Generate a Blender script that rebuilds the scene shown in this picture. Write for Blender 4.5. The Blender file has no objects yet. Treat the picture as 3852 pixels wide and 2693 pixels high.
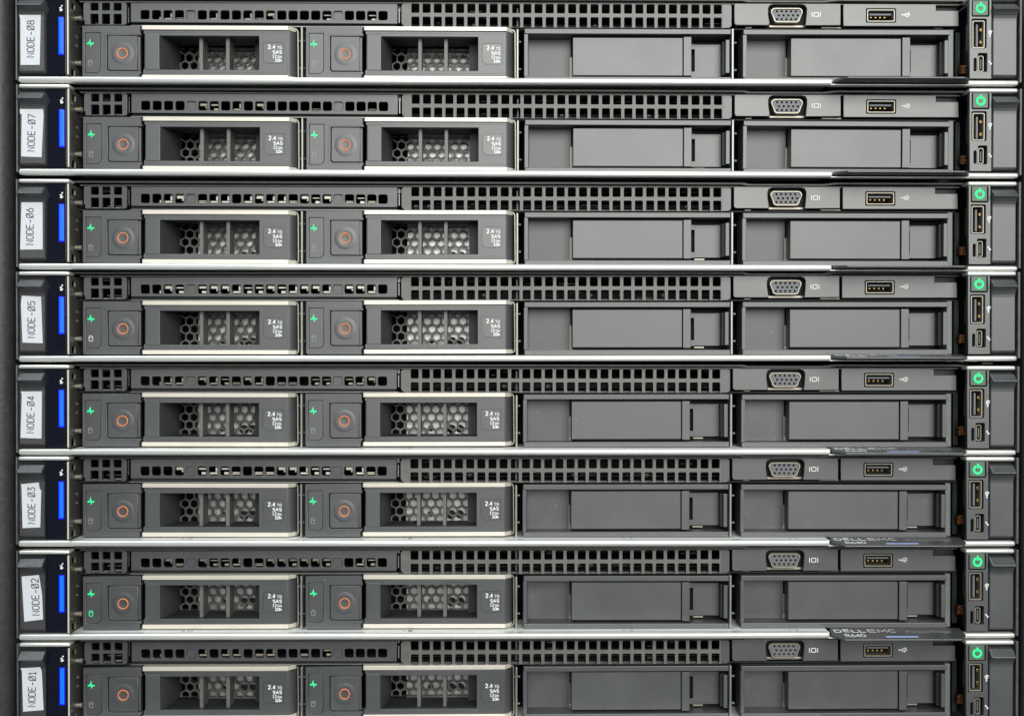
import bpy, bmesh, math, random
from mathutils import Vector, Matrix, Quaternion

random.seed(7)
MM = 0.001
C = bpy.context.scene.collection
SC = bpy.context.scene

# ------------------------------------------------------------------ camera
DIST = 500.0                       # mm from the lens to the front of the rails
YAW, PITCH = math.radians(0.60), math.radians(-0.46)
FPX = 7.79 * DIST                  # focal length in photograph pixels
CAMX, CAMZ = -DIST * math.tan(YAW), DIST * math.tan(-PITCH)
FWD = Vector((math.sin(YAW) * math.cos(PITCH), math.cos(YAW) * math.cos(PITCH), math.sin(PITCH)))
RGT = Vector((math.cos(YAW), -math.sin(YAW), 0))
UPV = RGT.cross(FWD)
cam = bpy.data.cameras.new('camera')
cam.sensor_width = 36.0
cam.lens = 36.0 * FPX / 3852.0
cam.clip_start, cam.clip_end = 0.01, 20
co = bpy.data.objects.new('camera', cam)
C.objects.link(co)
rot = Matrix((RGT, UPV, -FWD)).transposed().to_4x4()
co.matrix_world = Matrix.Translation(Vector((CAMX, -DIST, CAMZ)) * MM) @ rot
SC.camera = co

# ------------------------------------------------------------------ light
w = bpy.data.worlds.new('World'); SC.world = w; w.use_nodes = True
bg = w.node_tree.nodes['Background']
bg.inputs[0].default_value = (0.78, 0.90, 1.0, 1); bg.inputs[1].default_value = 0.16

def area(name, loc, target, sx, sy, power, col):
    l = bpy.data.lights.new(name, 'AREA'); l.shape = 'RECTANGLE'
    l.size, l.size_y, l.energy, l.color = sx, sy, power, col
    o = bpy.data.objects.new(name, l); C.objects.link(o)
    o.location = loc
    o.rotation_euler = (Vector(target) - Vector(loc)).to_track_quat('-Z', 'Y').to_euler()
    return o
area('room_light', (0.40, -1.6, 0.58), (0, 0, 0.0), 1.55, 1.05, 37, (0.99, 1.0, 0.945))
area('ceiling_light', (-0.85, -0.55, 1.45), (0, 0, 0.05), 1.0, 0.6, 17, (0.86, 0.94, 1.0))
SC.view_settings.view_transform = 'Standard'
SC.view_settings.look = 'None'
SC.view_settings.exposure = 0.0
SC.view_settings.gamma = 1.0

# ------------------------------------------------------------------ materials
def mat(name, col, rough=0.5, metal=0.0, bump=0.0, bscale=900.0, mottle=0.0, mscale=60.0,
        dust=0.0, emit=None, estr=1.0, spec=0.5, brushed=False):
    m = bpy.data.materials.new(name); m.use_nodes = True
    nt = m.node_tree; b = nt.nodes['Principled BSDF']; L = nt.links.new
    b.inputs['Roughness'].default_value = rough
    b.inputs['Metallic'].default_value = metal
    b.inputs['Specular IOR Level'].default_value = spec
    c4 = (*col, 1)
    b.inputs['Base Color'].default_value = c4
    tc = nt.nodes.new('ShaderNodeTexCoord')
    oi = nt.nodes.new('ShaderNodeObjectInfo')
    mul = nt.nodes.new('ShaderNodeMath'); mul.operation = 'MULTIPLY'; mul.inputs[1].default_value = 37.0
    L(oi.outputs['Random'], mul.inputs[0])
    src = None
    if mottle or dust:
        n = nt.nodes.new('ShaderNodeTexNoise'); n.noise_dimensions = '4D'
        n.inputs['Scale'].default_value = mscale; n.inputs['Detail'].default_value = 6
        n.inputs['Roughness'].default_value = 0.65
        L(tc.outputs['Object'], n.inputs['Vector']); L(mul.outputs[0], n.inputs['W'])
        r = nt.nodes.new('ShaderNodeMapRange'); r.inputs[1].default_value = 0.3; r.inputs[2].default_value = 0.7
        L(n.outputs[0], r.inputs[0])
        mx = nt.nodes.new('ShaderNodeMix'); mx.data_type = 'RGBA'
        mx.inputs[6].default_value = (*[x * (1 - mottle) for x in col], 1)
        mx.inputs[7].default_value = (*[min(1, x * (1 + mottle)) for x in col], 1)
        L(r.outputs[0], mx.inputs[0]); src = mx.outputs[2]
        rr = nt.nodes.new('ShaderNodeMapRange')
        rr.inputs[3].default_value = max(0.02, rough - 0.06); rr.inputs[4].default_value = min(1, rough + 0.08)
        L(n.outputs[0], rr.inputs[0]); L(rr.outputs[0], b.inputs['Roughness'])
    if dust:
        v = nt.nodes.new('ShaderNodeTexVoronoi'); v.voronoi_dimensions = '4D'
        v.inputs['Scale'].default_value = 420
        L(tc.outputs['Object'], v.inputs['Vector']); L(mul.outputs[0], v.inputs['W'])
        sp = nt.nodes.new('ShaderNodeSeparateColor'); L(v.outputs['Color'], sp.inputs[0])
        lt = nt.nodes.new('ShaderNodeMath'); lt.operation = 'LESS_THAN'; lt.inputs[1].default_value = 0.10
        L(v.outputs['Distance'], lt.inputs[0])
        gt = nt.nodes.new('ShaderNodeMath'); gt.operation = 'GREATER_THAN'; gt.inputs[1].default_value = 1 - dust
        L(sp.outputs[0], gt.inputs[0])
        an = nt.nodes.new('ShaderNodeMath'); an.operation = 'MULTIPLY'
        L(lt.outputs[0], an.inputs[0]); L(gt.outputs[0], an.inputs[1])
        mx2 = nt.nodes.new('ShaderNodeMix'); mx2.data_type = 'RGBA'
        mx2.inputs[7].default_value = (0.42, 0.41, 0.39, 1)
        L(an.outputs[0], mx2.inputs[0]); L(src, mx2.inputs[6]); src = mx2.outputs[2]
    if src: L(src, b.inputs['Base Color'])
    if bump:
        n2 = nt.nodes.new('ShaderNodeTexNoise'); n2.inputs['Scale'].default_value = bscale
        n2.inputs['Detail'].default_value = 2
        if brushed:
            mp = nt.nodes.new('ShaderNodeMapping'); mp.inputs['Scale'].default_value = (0.02, 1, 1)
            L(tc.outputs['Object'], mp.inputs[0]); L(mp.outputs[0], n2.inputs['Vector'])
        else:
            L(tc.outputs['Object'], n2.inputs['Vector'])
        bp = nt.nodes.new('ShaderNodeBump'); bp.inputs['Strength'].default_value = bump
        bp.inputs['Distance'].default_value = 0.0002
        L(n2.outputs[0], bp.inputs['Height']); L(bp.outputs[0], b.inputs['Normal'])
    if emit:
        b.inputs['Emission Color'].default_value = (*emit, 1)
        b.inputs['Emission Strength'].default_value = estr
    return m

M = {
 'plastic': mat('matte_black_plastic', (0.046, 0.047, 0.051), 0.45, spec=1.3, bump=0.22, bscale=3600, mottle=0.22, mscale=45, dust=0.045),
 'plastic2': mat('satin_black_plastic', (0.050, 0.051, 0.052), 0.43, spec=1.35, bump=0.08, bscale=4000, mottle=0.18, mscale=40, dust=0.02),
 'rough': mat('coarse_black_plastic', (0.030, 0.030, 0.032), 0.38, spec=1.1, bump=1.0, bscale=2600, mottle=0.2, dust=0.06),
 'dusty': mat('dusty_black_plastic', (0.105, 0.100, 0.093), 0.54, spec=1.25, bump=0.4, bscale=2600, mottle=0.28, mscale=200, dust=0.08),
 'gloss': mat('gloss_black_plastic', (0.004, 0.005, 0.012), 0.16, mottle=0.1, dust=0.012),
 'silver': mat('satin_silver_paint', (0.86, 0.86, 0.82), 0.34, metal=0.58, bump=0.15, bscale=500, brushed=True, mottle=0.03),
 'tray': mat('silver_tray_paint', (0.84, 0.85, 0.83), 0.5, metal=0.15, bump=0.1, bscale=900, mottle=0.05, dust=0.05),
 'cream': mat('warm_silver_strip', (0.76, 0.71, 0.62), 0.42, metal=0.35, bump=0.1, bscale=700, mottle=0.04),
 'steel': mat('bare_steel', (0.32, 0.33, 0.31), 0.42, metal=0.75, bump=0.1, bscale=600, mottle=0.12, mscale=150),
 'nickel': mat('nickel_plate', (0.36, 0.33, 0.275), 0.45, metal=0.75, mottle=0.1),
 'bracket': mat('grey_zinc_bracket', (0.20, 0.195, 0.175), 0.42, metal=0.75, mottle=0.15, mscale=120),
 'edge': mat('dark_grey_edge', (0.10, 0.10, 0.10), 0.45, metal=0.2, mottle=0.3, mscale=250, bump=0.3),
 'lid': mat('dark_lid_edge', (0.105, 0.100, 0.095), 0.5, metal=0.2, mottle=0.3, mscale=250, bump=0.3, dust=0.05),
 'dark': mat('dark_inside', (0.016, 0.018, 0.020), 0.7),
 'darkgrey': mat('dark_grey_inside', (0.022, 0.024, 0.026), 0.55, mottle=0.2),
 'mesh': mat('hex_grille_plastic', (0.095, 0.096, 0.090), 0.5, spec=1.0, mottle=0.2, mscale=200),
 'drive': mat('cast_drive_metal', (0.80, 0.81, 0.78), 0.45, metal=0.72, bump=0.3, bscale=900, mottle=0.12, mscale=120),
 'gold': mat('gold_contact', (0.46, 0.32, 0.13), 0.4, metal=1.0),
 'copper': mat('copper_flex_film', (0.30, 0.12, 0.045), 0.38, metal=0.6, mottle=0.4, mscale=350, bump=0.6, bscale=500),
 'insert': mat('grey_socket_insert', (0.16, 0.16, 0.17), 0.5),
 'tongue': mat('pale_grey_tongue', (0.15, 0.155, 0.18), 0.5),
 'paper': mat('white_label_paper', (0.66, 0.68, 0.715), 0.75, mottle=0.02, bump=0.15, bscale=1200),
 'ink': mat('black_print', (0.05, 0.05, 0.065), 0.7),
 'white': mat('white_print', (0.82, 0.82, 0.80), 0.6),
 'greyink': mat('grey_print', (0.30, 0.32, 0.31), 0.6),
 'faintink': mat('dark_embossed_print', (0.10, 0.10, 0.10), 0.5),
 'orange': mat('orange_ring', (0.68, 0.215, 0.085), 0.45, mottle=0.08, mscale=300),
 'greenled': mat('green_light', (0.0, 0.3, 0.12), 0.5, emit=(0.02, 0.88, 0.27), estr=1.1),
 'powerled': mat('green_power_light', (0.0, 0.3, 0.12), 0.5, emit=(0.025, 0.86, 0.24), estr=1.15),
 'bluecore': mat('azure_light', (0, 0.1, 0.4), 0.4, emit=(0.001, 0.105, 1.0), estr=1.0),
 'bluerim': mat('blue_light_rim', (0, 0, 0.4), 0.4, emit=(0.0, 0.01, 0.85), estr=1.0),
 'bluebar': mat('pale_blue_bar', (0.35, 0.45, 0.75), 0.4, emit=(0.25, 0.38, 0.85), estr=0.35),
 'button': mat('green_glow_power_button', (0.075, 0.125, 0.09), 0.5, spec=0.8, mottle=0.08),  # green spill of the power light is put into the base colour
 'side': mat('dull_grey_side', (0.16, 0.17, 0.165), 0.5, metal=0.3, mottle=0.12, mscale=120),
 'scuffed': mat('scuffed_black_plastic', (0.050, 0.051, 0.054), 0.50, spec=1.15, bump=0.25, bscale=3000, mottle=0.42, mscale=75, dust=0.09),
 'rack': mat('textured_rack_paint', (0.030, 0.030, 0.029), 0.50, spec=0.6, bump=1.0, bscale=420, mottle=0.3, mscale=250),
}

# ------------------------------------------------------------------ geometry helpers
# Every measurement is (u, v) read off the photograph at the NODE-05 row, with the depth d in mm behind
# the front of the rail; at() turns it once into millimetres of that server's own frame.
V0 = 1338.5
def ray(u, v, d):
    x, y = (u - 1926.0) / FPX, -(v - 1346.5) / FPX
    r = FWD + RGT * x + UPV * y
    t = (DIST + d) / r.y
    return Vector((CAMX + r.x * t, d, CAMZ + r.z * t))
Z0 = ray(100, V0, 0).z
ORG = Vector((0, 0, 0))
def at(u, v, d=0.0):
    v2 = v + 4.1 * (u - 100) / 3670.0
    p = ray(u, v2, d)
    return Vector((p.x, p.y, p.z - Z0)) - ORG

ALL = []
def link(name, me, m, parent=None, smooth=None):
    if m is not None:
        me.materials.clear(); me.materials.append(M[m])
    me.name = name
    if smooth is not None and smooth >= 40:
        me.shade_smooth(); me.set_sharp_from_angle(angle=math.radians(smooth))
    o = bpy.data.objects.new(name, me); C.objects.link(o)
    if parent: o.parent = parent
    return o

def bm_new(): return bmesh.new()
def bm_done(bm, scale=MM):
    bmesh.ops.scale(bm, vec=(scale,) * 3, verts=bm.verts)
    me = bpy.data.meshes.new('m'); bm.to_mesh(me); bm.free(); return me

def add_box(bm, a, b, bev=0.0, seg=2):
    lo = Vector([min(a[i], b[i]) for i in range(3)]); hi = Vector([max(a[i], b[i]) for i in range(3)])
    r = bmesh.ops.create_cube(bm, size=1.0)
    vs = r['verts']
    for v in vs:
        v.co = Vector([lo[i] + (v.co[i] + 0.5) * (hi[i] - lo[i]) for i in range(3)])
    if bev > 0:
        es = list({e for v in vs for e in v.link_edges})
        bmesh.ops.bevel(bm, geom=es, offset=bev, segments=seg, profile=0.5, affect='EDGES', clamp_overlap=True)

def ubox(bm, u0, v0, u1, v1, d0, d1, bev=0.0, seg=2):
    a = at(u0, v0, d0); b = at(u1, v1, d0); b.y = a.y + (d1 - d0)
    add_box(bm, a, b, bev, seg)

def box(name, u0, v0, u1, v1, d0, d1, m, parent=None, bev=0.0, seg=2, smooth=30):
    bm = bm_new(); ubox(bm, u0, v0, u1, v1, d0, d1, bev, seg)
    return link(name, bm_done(bm), m, parent, smooth if bev else None)

def poly_area(p):
    return 0.5 * sum(p[i][0] * p[(i + 1) % len(p)][1] - p[(i + 1) % len(p)][0] * p[i][1] for i in range(len(p)))

def plate_me(outline, holes, y0, thick, bev=0.12, res=1):
    """outline/holes: lists of (x, z) in mm. Solid plate with its front at depth y0."""
    cu = bpy.data.curves.new('c', 'CURVE'); cu.dimensions = '2D'; cu.fill_mode = 'BOTH'
    cu.resolution_u = 1
    cu.extrude = max(thick / 2 - bev, 0.001); cu.bevel_depth = bev; cu.bevel_resolution = res; cu.offset = -bev
    for k, pts in enumerate([outline] + list(holes)):
        pos = poly_area(pts) > 0
        if pos != (k == 0): pts = pts[::-1]
        s = cu.splines.new('POLY'); s.points.add(len(pts) - 1)
        for i, (x, z) in enumerate(pts): s.points[i].co = (x, z, 0, 1)
        s.use_cyclic_u = True
    o = bpy.data.objects.new('t', cu)
    me = bpy.data.meshes.new_from_object(o)
    bpy.data.objects.remove(o); bpy.data.curves.remove(cu)
    yc = y0 + thick / 2
    me.transform(Matrix(((1, 0, 0, 0), (0, 0, -1, yc), (0, 1, 0, 0), (0, 0, 0, 1))))
    me.transform(Matrix.Diagonal((MM, MM, MM, 1)))
    return me

def grille_me(x0, x1, z0, z1, xc, zc, y, thick, r, ch=0.12, n=3):
    """perforated sheet: xc / zc are lists of (start, end) openings along x and z"""
    bm = bmesh.new()
    bx = [x0] + [(a[1] + b[0]) / 2 for a, b in zip(xc, xc[1:])] + [x1]
    bz = [z0] + [(a[1] + b[0]) / 2 for a, b in zip(zc, zc[1:])] + [z1]
    for i, (hx0, hx1) in enumerate(xc):
        for j, (hz0, hz1) in enumerate(zc):
            cx0, cx1, cz0, cz1 = bx[i], bx[i + 1], bz[j], bz[j + 1]
            hole = rrect(hx0, hz0, hx1, hz1, r, n)
            outer = []
            for q, (x, z) in enumerate(hole):
                k, t = divmod(q, n + 1); t /= n
                # corners in order: right-bottom, right-top, left-top, left-bottom
                crn = ((cx1, cz0), (cx1, cz1), (cx0, cz1), (cx0, cz0))[k]
                ax = (hx1 - r, hx1 - r, hx0 + r, hx0 + r)[k]; az = (hz0 + r, hz1 - r, hz1 - r, hz0 + r)[k]
                first = t <= 0.5; u = t / 0.5 if first else (1 - t) / 0.5
                horiz = first if k in (0, 2) else not first     # point lies towards a horizontal cell side
                if n == 3: u = min(1.0, u * 1.5 if t in (0, 1) else 1.0)
                if horiz: outer.append((ax + (crn[0] - ax) * u, crn[1]))
                else: outer.append((crn[0], az + (crn[1] - az) * u))
            cx_, cz_ = (hx0 + hx1) / 2, (hz0 + hz1) / 2
            big = rrect(hx0 - ch, hz0 - ch, hx1 + ch, hz1 + ch, r + ch, n)
            A = [bm.verts.new((x, y, z)) for x, z in outer]
            B = [bm.verts.new((x, y, z)) for x, z in big]
            C_ = [bm.verts.new((x, y + ch, z)) for x, z in hole]
            D = [bm.verts.new((x, y + thick, z)) for x, z in hole]
            m_ = len(hole)
            for P, Q in ((A, B), (B, C_), (C_, D)):
                for a in range(m_):
                    b = (a + 1) % m_
                    bm.faces.new((P[a], P[b], Q[b], Q[a]))
    bmesh.ops.remove_doubles(bm, verts=bm.verts, dist=1e-4)
    # outer rim going back
    es = [e for e in bm.edges if e.is_boundary and all(abs(v.co.y - y) < 1e-6 for v in e.verts)]
    ext = bmesh.ops.extrude_edge_only(bm, edges=es)
    for v in ext['geom']:
        if isinstance(v, bmesh.types.BMVert): v.co.y += thick
    bmesh.ops.recalc_face_normals(bm, faces=bm.faces)
    f = min(bm.faces, key=lambda f: f.calc_center_median().y)
    if f.normal.y > 0: bmesh.ops.reverse_faces(bm, faces=bm.faces)
    return bm_done(bm)

def rrect(x0, z0, x1, z1, r, n=3):
    x0, x1 = min(x0, x1), max(x0, x1); z0, z1 = min(z0, z1), max(z0, z1)
    pts = []
    if r <= 0: return [(x0, z0), (x1, z0), (x1, z1), (x0, z1)]
    for cx, cz, a0 in ((x1 - r, z0 + r, -90), (x1 - r, z1 - r, 0), (x0 + r, z1 - r, 90), (x0 + r, z0 + r, 180)):
        for k in range(n + 1):
            a = math.radians(a0 + 90 * k / n)
            pts.append((cx + r * math.cos(a), cz + r * math.sin(a)))
    return pts

def up(u, v, d):
    p = at(u, v, d); return (p.x, p.z)
def urect(u0, v0, u1, v1, d, r=0, n=3):
    a, b = at(u0, v0, d), at(u1, v1, d)
    return rrect(a.x, a.z, b.x, b.z, r, n)
def upoly(pts, d): return [up(u, v, d) for u, v in pts]

def plate(name, outline, holes, d, thick, m, parent=None, bev=0.12):
    return link(name, plate_me(outline, holes, d - ORG.y, thick, bev), m, parent, 30)

def cyl(bm, p, axis, r, length, seg=20, r2=None):
    q = Vector((0, 0, 1)).rotation_difference(Vector(axis))
    mt = Matrix.Translation(Vector(p) + Vector(axis) * length / 2) @ q.to_matrix().to_4x4()
    return bmesh.ops.create_cone(bm, cap_ends=True, segments=seg, radius1=r, radius2=r if r2 is None else r2, depth=length, matrix=mt)

def torus(bm, c, R, r, n=32, k=8, a0=0, a1=360, squash=1.0):
    """ring in the XZ plane"""
    full = abs(a1 - a0) >= 360
    rings = []
    for i in range(n if full else n + 1):
        a = math.radians(a0 + (a1 - a0) * i / n)
        ring = []
        for j in range(k):
            b = 2 * math.pi * j / k
            rr = R + r * math.cos(b)
            ring.append(bm.verts.new((c[0] + rr * math.cos(a), c[1] + r * squash * math.sin(b), c[2] + rr * math.sin(a))))
        rings.append(ring)
    m_ = len(rings)
    for i in range(m_ if full else m_ - 1):
        A, B = rings[i], rings[(i + 1) % m_]
        for j in range(k): bm.faces.new((A[j], A[(j + 1) % k], B[(j + 1) % k], B[j]))
    if not full:
        bm.faces.new(rings[0]); bm.faces.new(rings[-1][::-1])
    bmesh.ops.recalc_face_normals(bm, faces=bm.faces)

def ribbon(bm, pts, width, y, thick=0.04, closed=False):
    """flat stroke of constant width with mitred joints, front at depth y. pts (x, z) mm"""
    n = len(pts); P = [Vector(p) for p in pts]; L_, R_ = [], []
    for i in range(n):
        if closed: a, b = P[(i - 1) % n], P[(i + 1) % n]
        else: a, b = P[max(i - 1, 0)], P[min(i + 1, n - 1)]
        d1 = (P[i] - a).normalized() if (P[i] - a).length > 1e-9 else None
        d2 = (b - P[i]).normalized() if (b - P[i]).length > 1e-9 else None
        if d1 is None: d1 = d2
        if d2 is None: d2 = d1
        t = (d1 + d2); t = t.normalized() if t.length > 1e-6 else d1
        nn = Vector((-t.y, t.x)); k = max(0.45, nn.dot(Vector((-d1.y, d1.x))))
        off = nn * (width / 2 / k)
        L_.append(P[i] + off); R_.append(P[i] - off)
    vl = [[bm.verts.new((q.x, yy, q.y)) for q in S] for S in (L_, R_) for yy in (y, y + thick)]
    lf, lb, rf, rb = vl
    m_ = n if closed else n - 1
    for i in range(m_):
        j = (i + 1) % n
        bm.faces.new((lf[i], lf[j], rf[j], rf[i])); bm.faces.new((lb[i], rb[i], rb[j], lb[j]))
        bm.faces.new((lf[i], lb[i], lb[j], lf[j])); bm.faces.new((rf[i], rf[j], rb[j], rb[i]))
    if not closed:
        for i in (0, n - 1): bm.faces.new((lf[i], rf[i], rb[i], lb[i]))

def ustroke(bm, pts, wpx, d, closed=False, thick=0.04):
    ribbon(bm, [up(u, v, d) for u, v in pts], wpx / 7.79, d - ORG.y - thick, thick, closed)
def fin(bm):
    bmesh.ops.recalc_face_normals(bm, faces=bm.faces); return bm_done(bm)

def text_me(s, x0, z0, x1, z1, y, bold=0.0, thick=0.03, shear=0.0):
    """string fitted exactly into the box (x0..x1, z0..z1) at depth y"""
    cu = bpy.data.curves.new('f', 'FONT'); cu.body = s; cu.size = 1; cu.offset = bold; cu.resolution_u = 3
    cu.shear = shear
    o = bpy.data.objects.new('t', cu); me = bpy.data.meshes.new_from_object(o)
    bpy.data.objects.remove(o); bpy.data.curves.remove(cu)
    xs = [v.co.x for v in me.vertices]; ys = [v.co.y for v in me.vertices]
    sx = (x1 - x0) / (max(xs) - min(xs)); sy = (z1 - z0) / (max(ys) - min(ys))
    for v in me.vertices:
        v.co = Vector((x0 + (v.co.x - min(xs)) * sx if False else x0 + (v.co.x - mnx) * sx, y, z0 + (v.co.y - mny) * sy)) if False else v.co
    mnx, mny = min(xs), min(ys)
    for v in me.vertices:
        v.co = Vector((x0 + (v.co.x - mnx) * sx, y, z0 + (v.co.y - mny) * sy))
    return me
def bm_add(bm, me):
    bm.from_mesh(me); bpy.data.meshes.remove(me)
def utext(bm, s, u0, v0, u1, v1, d, bold=0.0):
    a, b = at(u0, v0, d), at(u1, v1, d)
    bm_add(bm, text_me(s, a.x, b.z, b.x, a.z, a.y - 0.03, bold))

def arc(cx, cy, rx, ry, a0, a1, n=10):
    return [(cx + rx * math.cos(math.radians(a0 + (a1 - a0) * i / n)), cy + ry * math.sin(math.radians(a0 + (a1 - a0) * i / n))) for i in range(n + 1)]
OO = [(0, .3), (0, .7)] + arc(.5, .7, .5, .3, 170, 10, 8) + [(1, .7), (1, .3)] + arc(.5, .3, .5, .3, -10, -170, 8)
GL = {
 'N': [([(0, 0), (0, 1), (1, 0), (1, 1)], 0)],
 'O': [(OO, 1)],
 'D': [([(0, 0), (0, 1), (.4, 1)] + arc(.4, .65, .6, .35, 75, 5, 4) + [(1, .5)] + arc(.4, .35, .6, .35, -5, -75, 4) + [(.4, 0)], 1)],
 'E': [([(1, 1), (0, 1), (0, 0), (1, 0)], 0), ([(0, .52), (.85, .52)], 0)],
 '-': [([(.1, .42), (.9, .42)], 0)],
 '0': [(OO, 1), ([(-.08, -.06), (1.08, 1.06)], 0)],
 '1': [([(.05, .72), (.5, 1), (.5, 0)], 0), ([(.05, 0), (.95, 0)], 0)],
 '2': [(arc(.5, .7, .48, .3, 165, -20, 9) + [(.7, .42), (.04, .02)], 0), ([(0, 0), (1, 0)], 0)],
 '3': [([(.05, 1), (.92, 1), (.42, .6)] + arc(.45, .3, .5, .3, 80, -150, 10), 0)],
 '4': [([(.74, 0), (.74, 1)], 0), ([(.74, .98), (.05, .27)], 0), ([(0, .26), (1.02, .26)], 0)],
 '5': [([(.92, 1), (.15, 1), (.1, .55)] + arc(.45, .33, .52, .32, 110, -150, 10), 0)],
 '6': [([(.75, 1), (.2, .6)] + arc(.5, .32, .48, .32, 150, -200, 14), 0)],
 '7': [([(0, 1), (1, 1), (.35, 0)], 0)],
 '8': [(arc(.5, .27, .5, .27, 0, 350, 14), 1), (arc(.5, .77, .42, .23, 0, 350, 14), 1)],
 'R': [([(0, 0), (0, 1), (.6, 1)] + arc(.55, .74, .42, .26, 80, -80, 6) + [(0, .48)], 0), ([(.5, .47), (1, 0)], 0)],
 'L': [([(0, 1), (0, 0), (.95, 0)], 0)],
 'M': [([(0, 0), (0, 1), (.5, .25), (1, 1), (1, 0)], 0)],
 'C': [(arc(.55, .5, .52, .5, 45, 315, 14), 0)],
 'T': [([(0, 1), (1, 1)], 0), ([(.5, 1), (.5, 0)], 0)],
 'B': [([(0, 0), (0, 1), (.55, 1)] + arc(.52, .76, .38, .24, 80, -80, 6) + [(.1, .52), (.6, .52)] + arc(.56, .26, .42, .26, 80, -80, 6) + [(0, 0)], 0)],
 'S': [([(.95, .82)] + arc(.5, .76, .42, .24, 40, 250, 8) + arc(.5, .25, .46, .25, 80, -140, 9), 0)],
 'A': [([(-.05, 0), (.5, 1), (1.05, 0)], 0), ([(.2, .33), (.8, .33)], 0)],
 'G': [(arc(.52, .5, .5, .5, 50, 330, 14) + [(1, .45), (.58, .45)], 0)],
 'b': [([(0, 1.08), (0, 0)], 0), (arc(.48, .34, .46, .34, 0, 350, 12), 1)],
 'k': [([(0, 1), (0, 0)], 0), ([(.9, .72), (.05, .30)], 0), ([(.35, .45), (1, 0)], 0)],
 '.': [([(.3, .1), (.62, .1)], 0)],
 'o': [(OO, 1)],
}
def stroke_text(bm, s_, x0, z0, x1, z1, y, sw, gap=0.32, flat=None):
    """string of stroke letters filling (x0..x1, z0..z1) at depth y, stroke sw mm"""
    n = len(s_); W = [0.55 if c == '.' else 1.0 for c in s_]
    tot = sum(W) + gap * (n - 1); cw = (x1 - x0 - sw) / tot; h = z1 - z0 - sw; x = x0 + sw / 2; k = 0
    for c, w_ in zip(s_, W):
        for pts, closed in GL[c]:
            q = [(x + px * cw * (1 if c != '.' else .8), z0 + sw / 2 + pz * h) for px, pz in pts]
            ribbon(bm, q, sw * (1.35 if c == '.' else 1), y - 0.003 * (k % 4), 0.03, bool(closed)); k += 1
        x += (w_ + gap) * cw

def thing(name, loc=(0, 0, 0)):
    o = bpy.data.objects.new(name, None); C.objects.link(o); o.location = loc; o.empty_display_size = 0.01
    return o
def part(name, parent):            # an Empty never used: parts are meshes
    return parent
def copy_tree(o, parent=None):
    c = o.copy(); C.objects.link(c); c.parent = parent
    for ch in list(o.children): copy_tree(ch, c)
    return c

def clips_me(seed, density):
    """bent tabs of the cage behind the square holes; each hole shows a different bit"""
    rd = random.Random(seed); bm = bm_new()
    for k in range(22):
        if k in (0, 4, 17, 21) or rd.random() > density: continue
        uc = 545.9 + 43.15 * k - 0.028 * k * k
        if k == 1: ubox(bm, uc + 12, 1093, uc + 17, 1104, 11.2, 12); continue
        kind = rd.choice('abcd')
        if kind == 'a':
            ubox(bm, uc - 11, 1074, uc + 18, 1087, 11.5, 12.2, 0.35, 2); ubox(bm, uc + 9, 1085, uc + 16, 1096, 11.7, 12.4, 0.3, 2)
        elif kind == 'b':
            ubox(bm, uc + 8, 1075, uc + 17, 1094, 11.5, 12.2, 0.3, 2); ubox(bm, uc - 13, 1095, uc + 17, 1103, 11.1, 12.0, 0.35, 2)
        elif kind == 'c':
            ubox(bm, uc - 12, 1076 + rd.random() * 6, uc + 17, 1086, 11.5, 12.2, 0.3, 2); ubox(bm, uc - 2, 1094, uc + 16, 1104, 11.2, 12.0, 0.3, 2)
        else:
            ubox(bm, uc - 14, 1094, uc + 16, 1098, 11.1, 12.0, 0.3, 2); ubox(bm, uc - 14, 1099.5, uc + 16, 1103, 11.1, 12.0, 0.3, 2)
    return bm_done(bm)

def bars_glints_me(seed):
    """sheet edges of the cage behind the wide vent, and random bits added as glints"""
    rd = random.Random(seed); bm = bm_new()
    ubox(bm, 1540, 1131, 2720, 1133.2, 11.5, 14); ubox(bm, 1941, 1050, 1949, 1126, 13, 40, 0.3, 2)
    for k in range(24):  # scattered bits added to give glints inside the vent
        uc = 1556 + 42.04 * rd.randrange(27); vc = rd.choice((1052, 1058, 1066, 1099, 1106, 1113, 1119)); d = rd.uniform(14, 24)
        ubox(bm, uc, vc, uc + rd.choice((14, 22, 44, 60)), vc + rd.uniform(1.4, 3.4), d, d + 2, 0.2, 2)
    for k in range(4):
        p = at(1560 + 1120 * rd.random(), 1112, 16); cyl(bm, p, (0, 1, 0), 1.0, 1.0, 18)
    return bm_done(bm)

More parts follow.
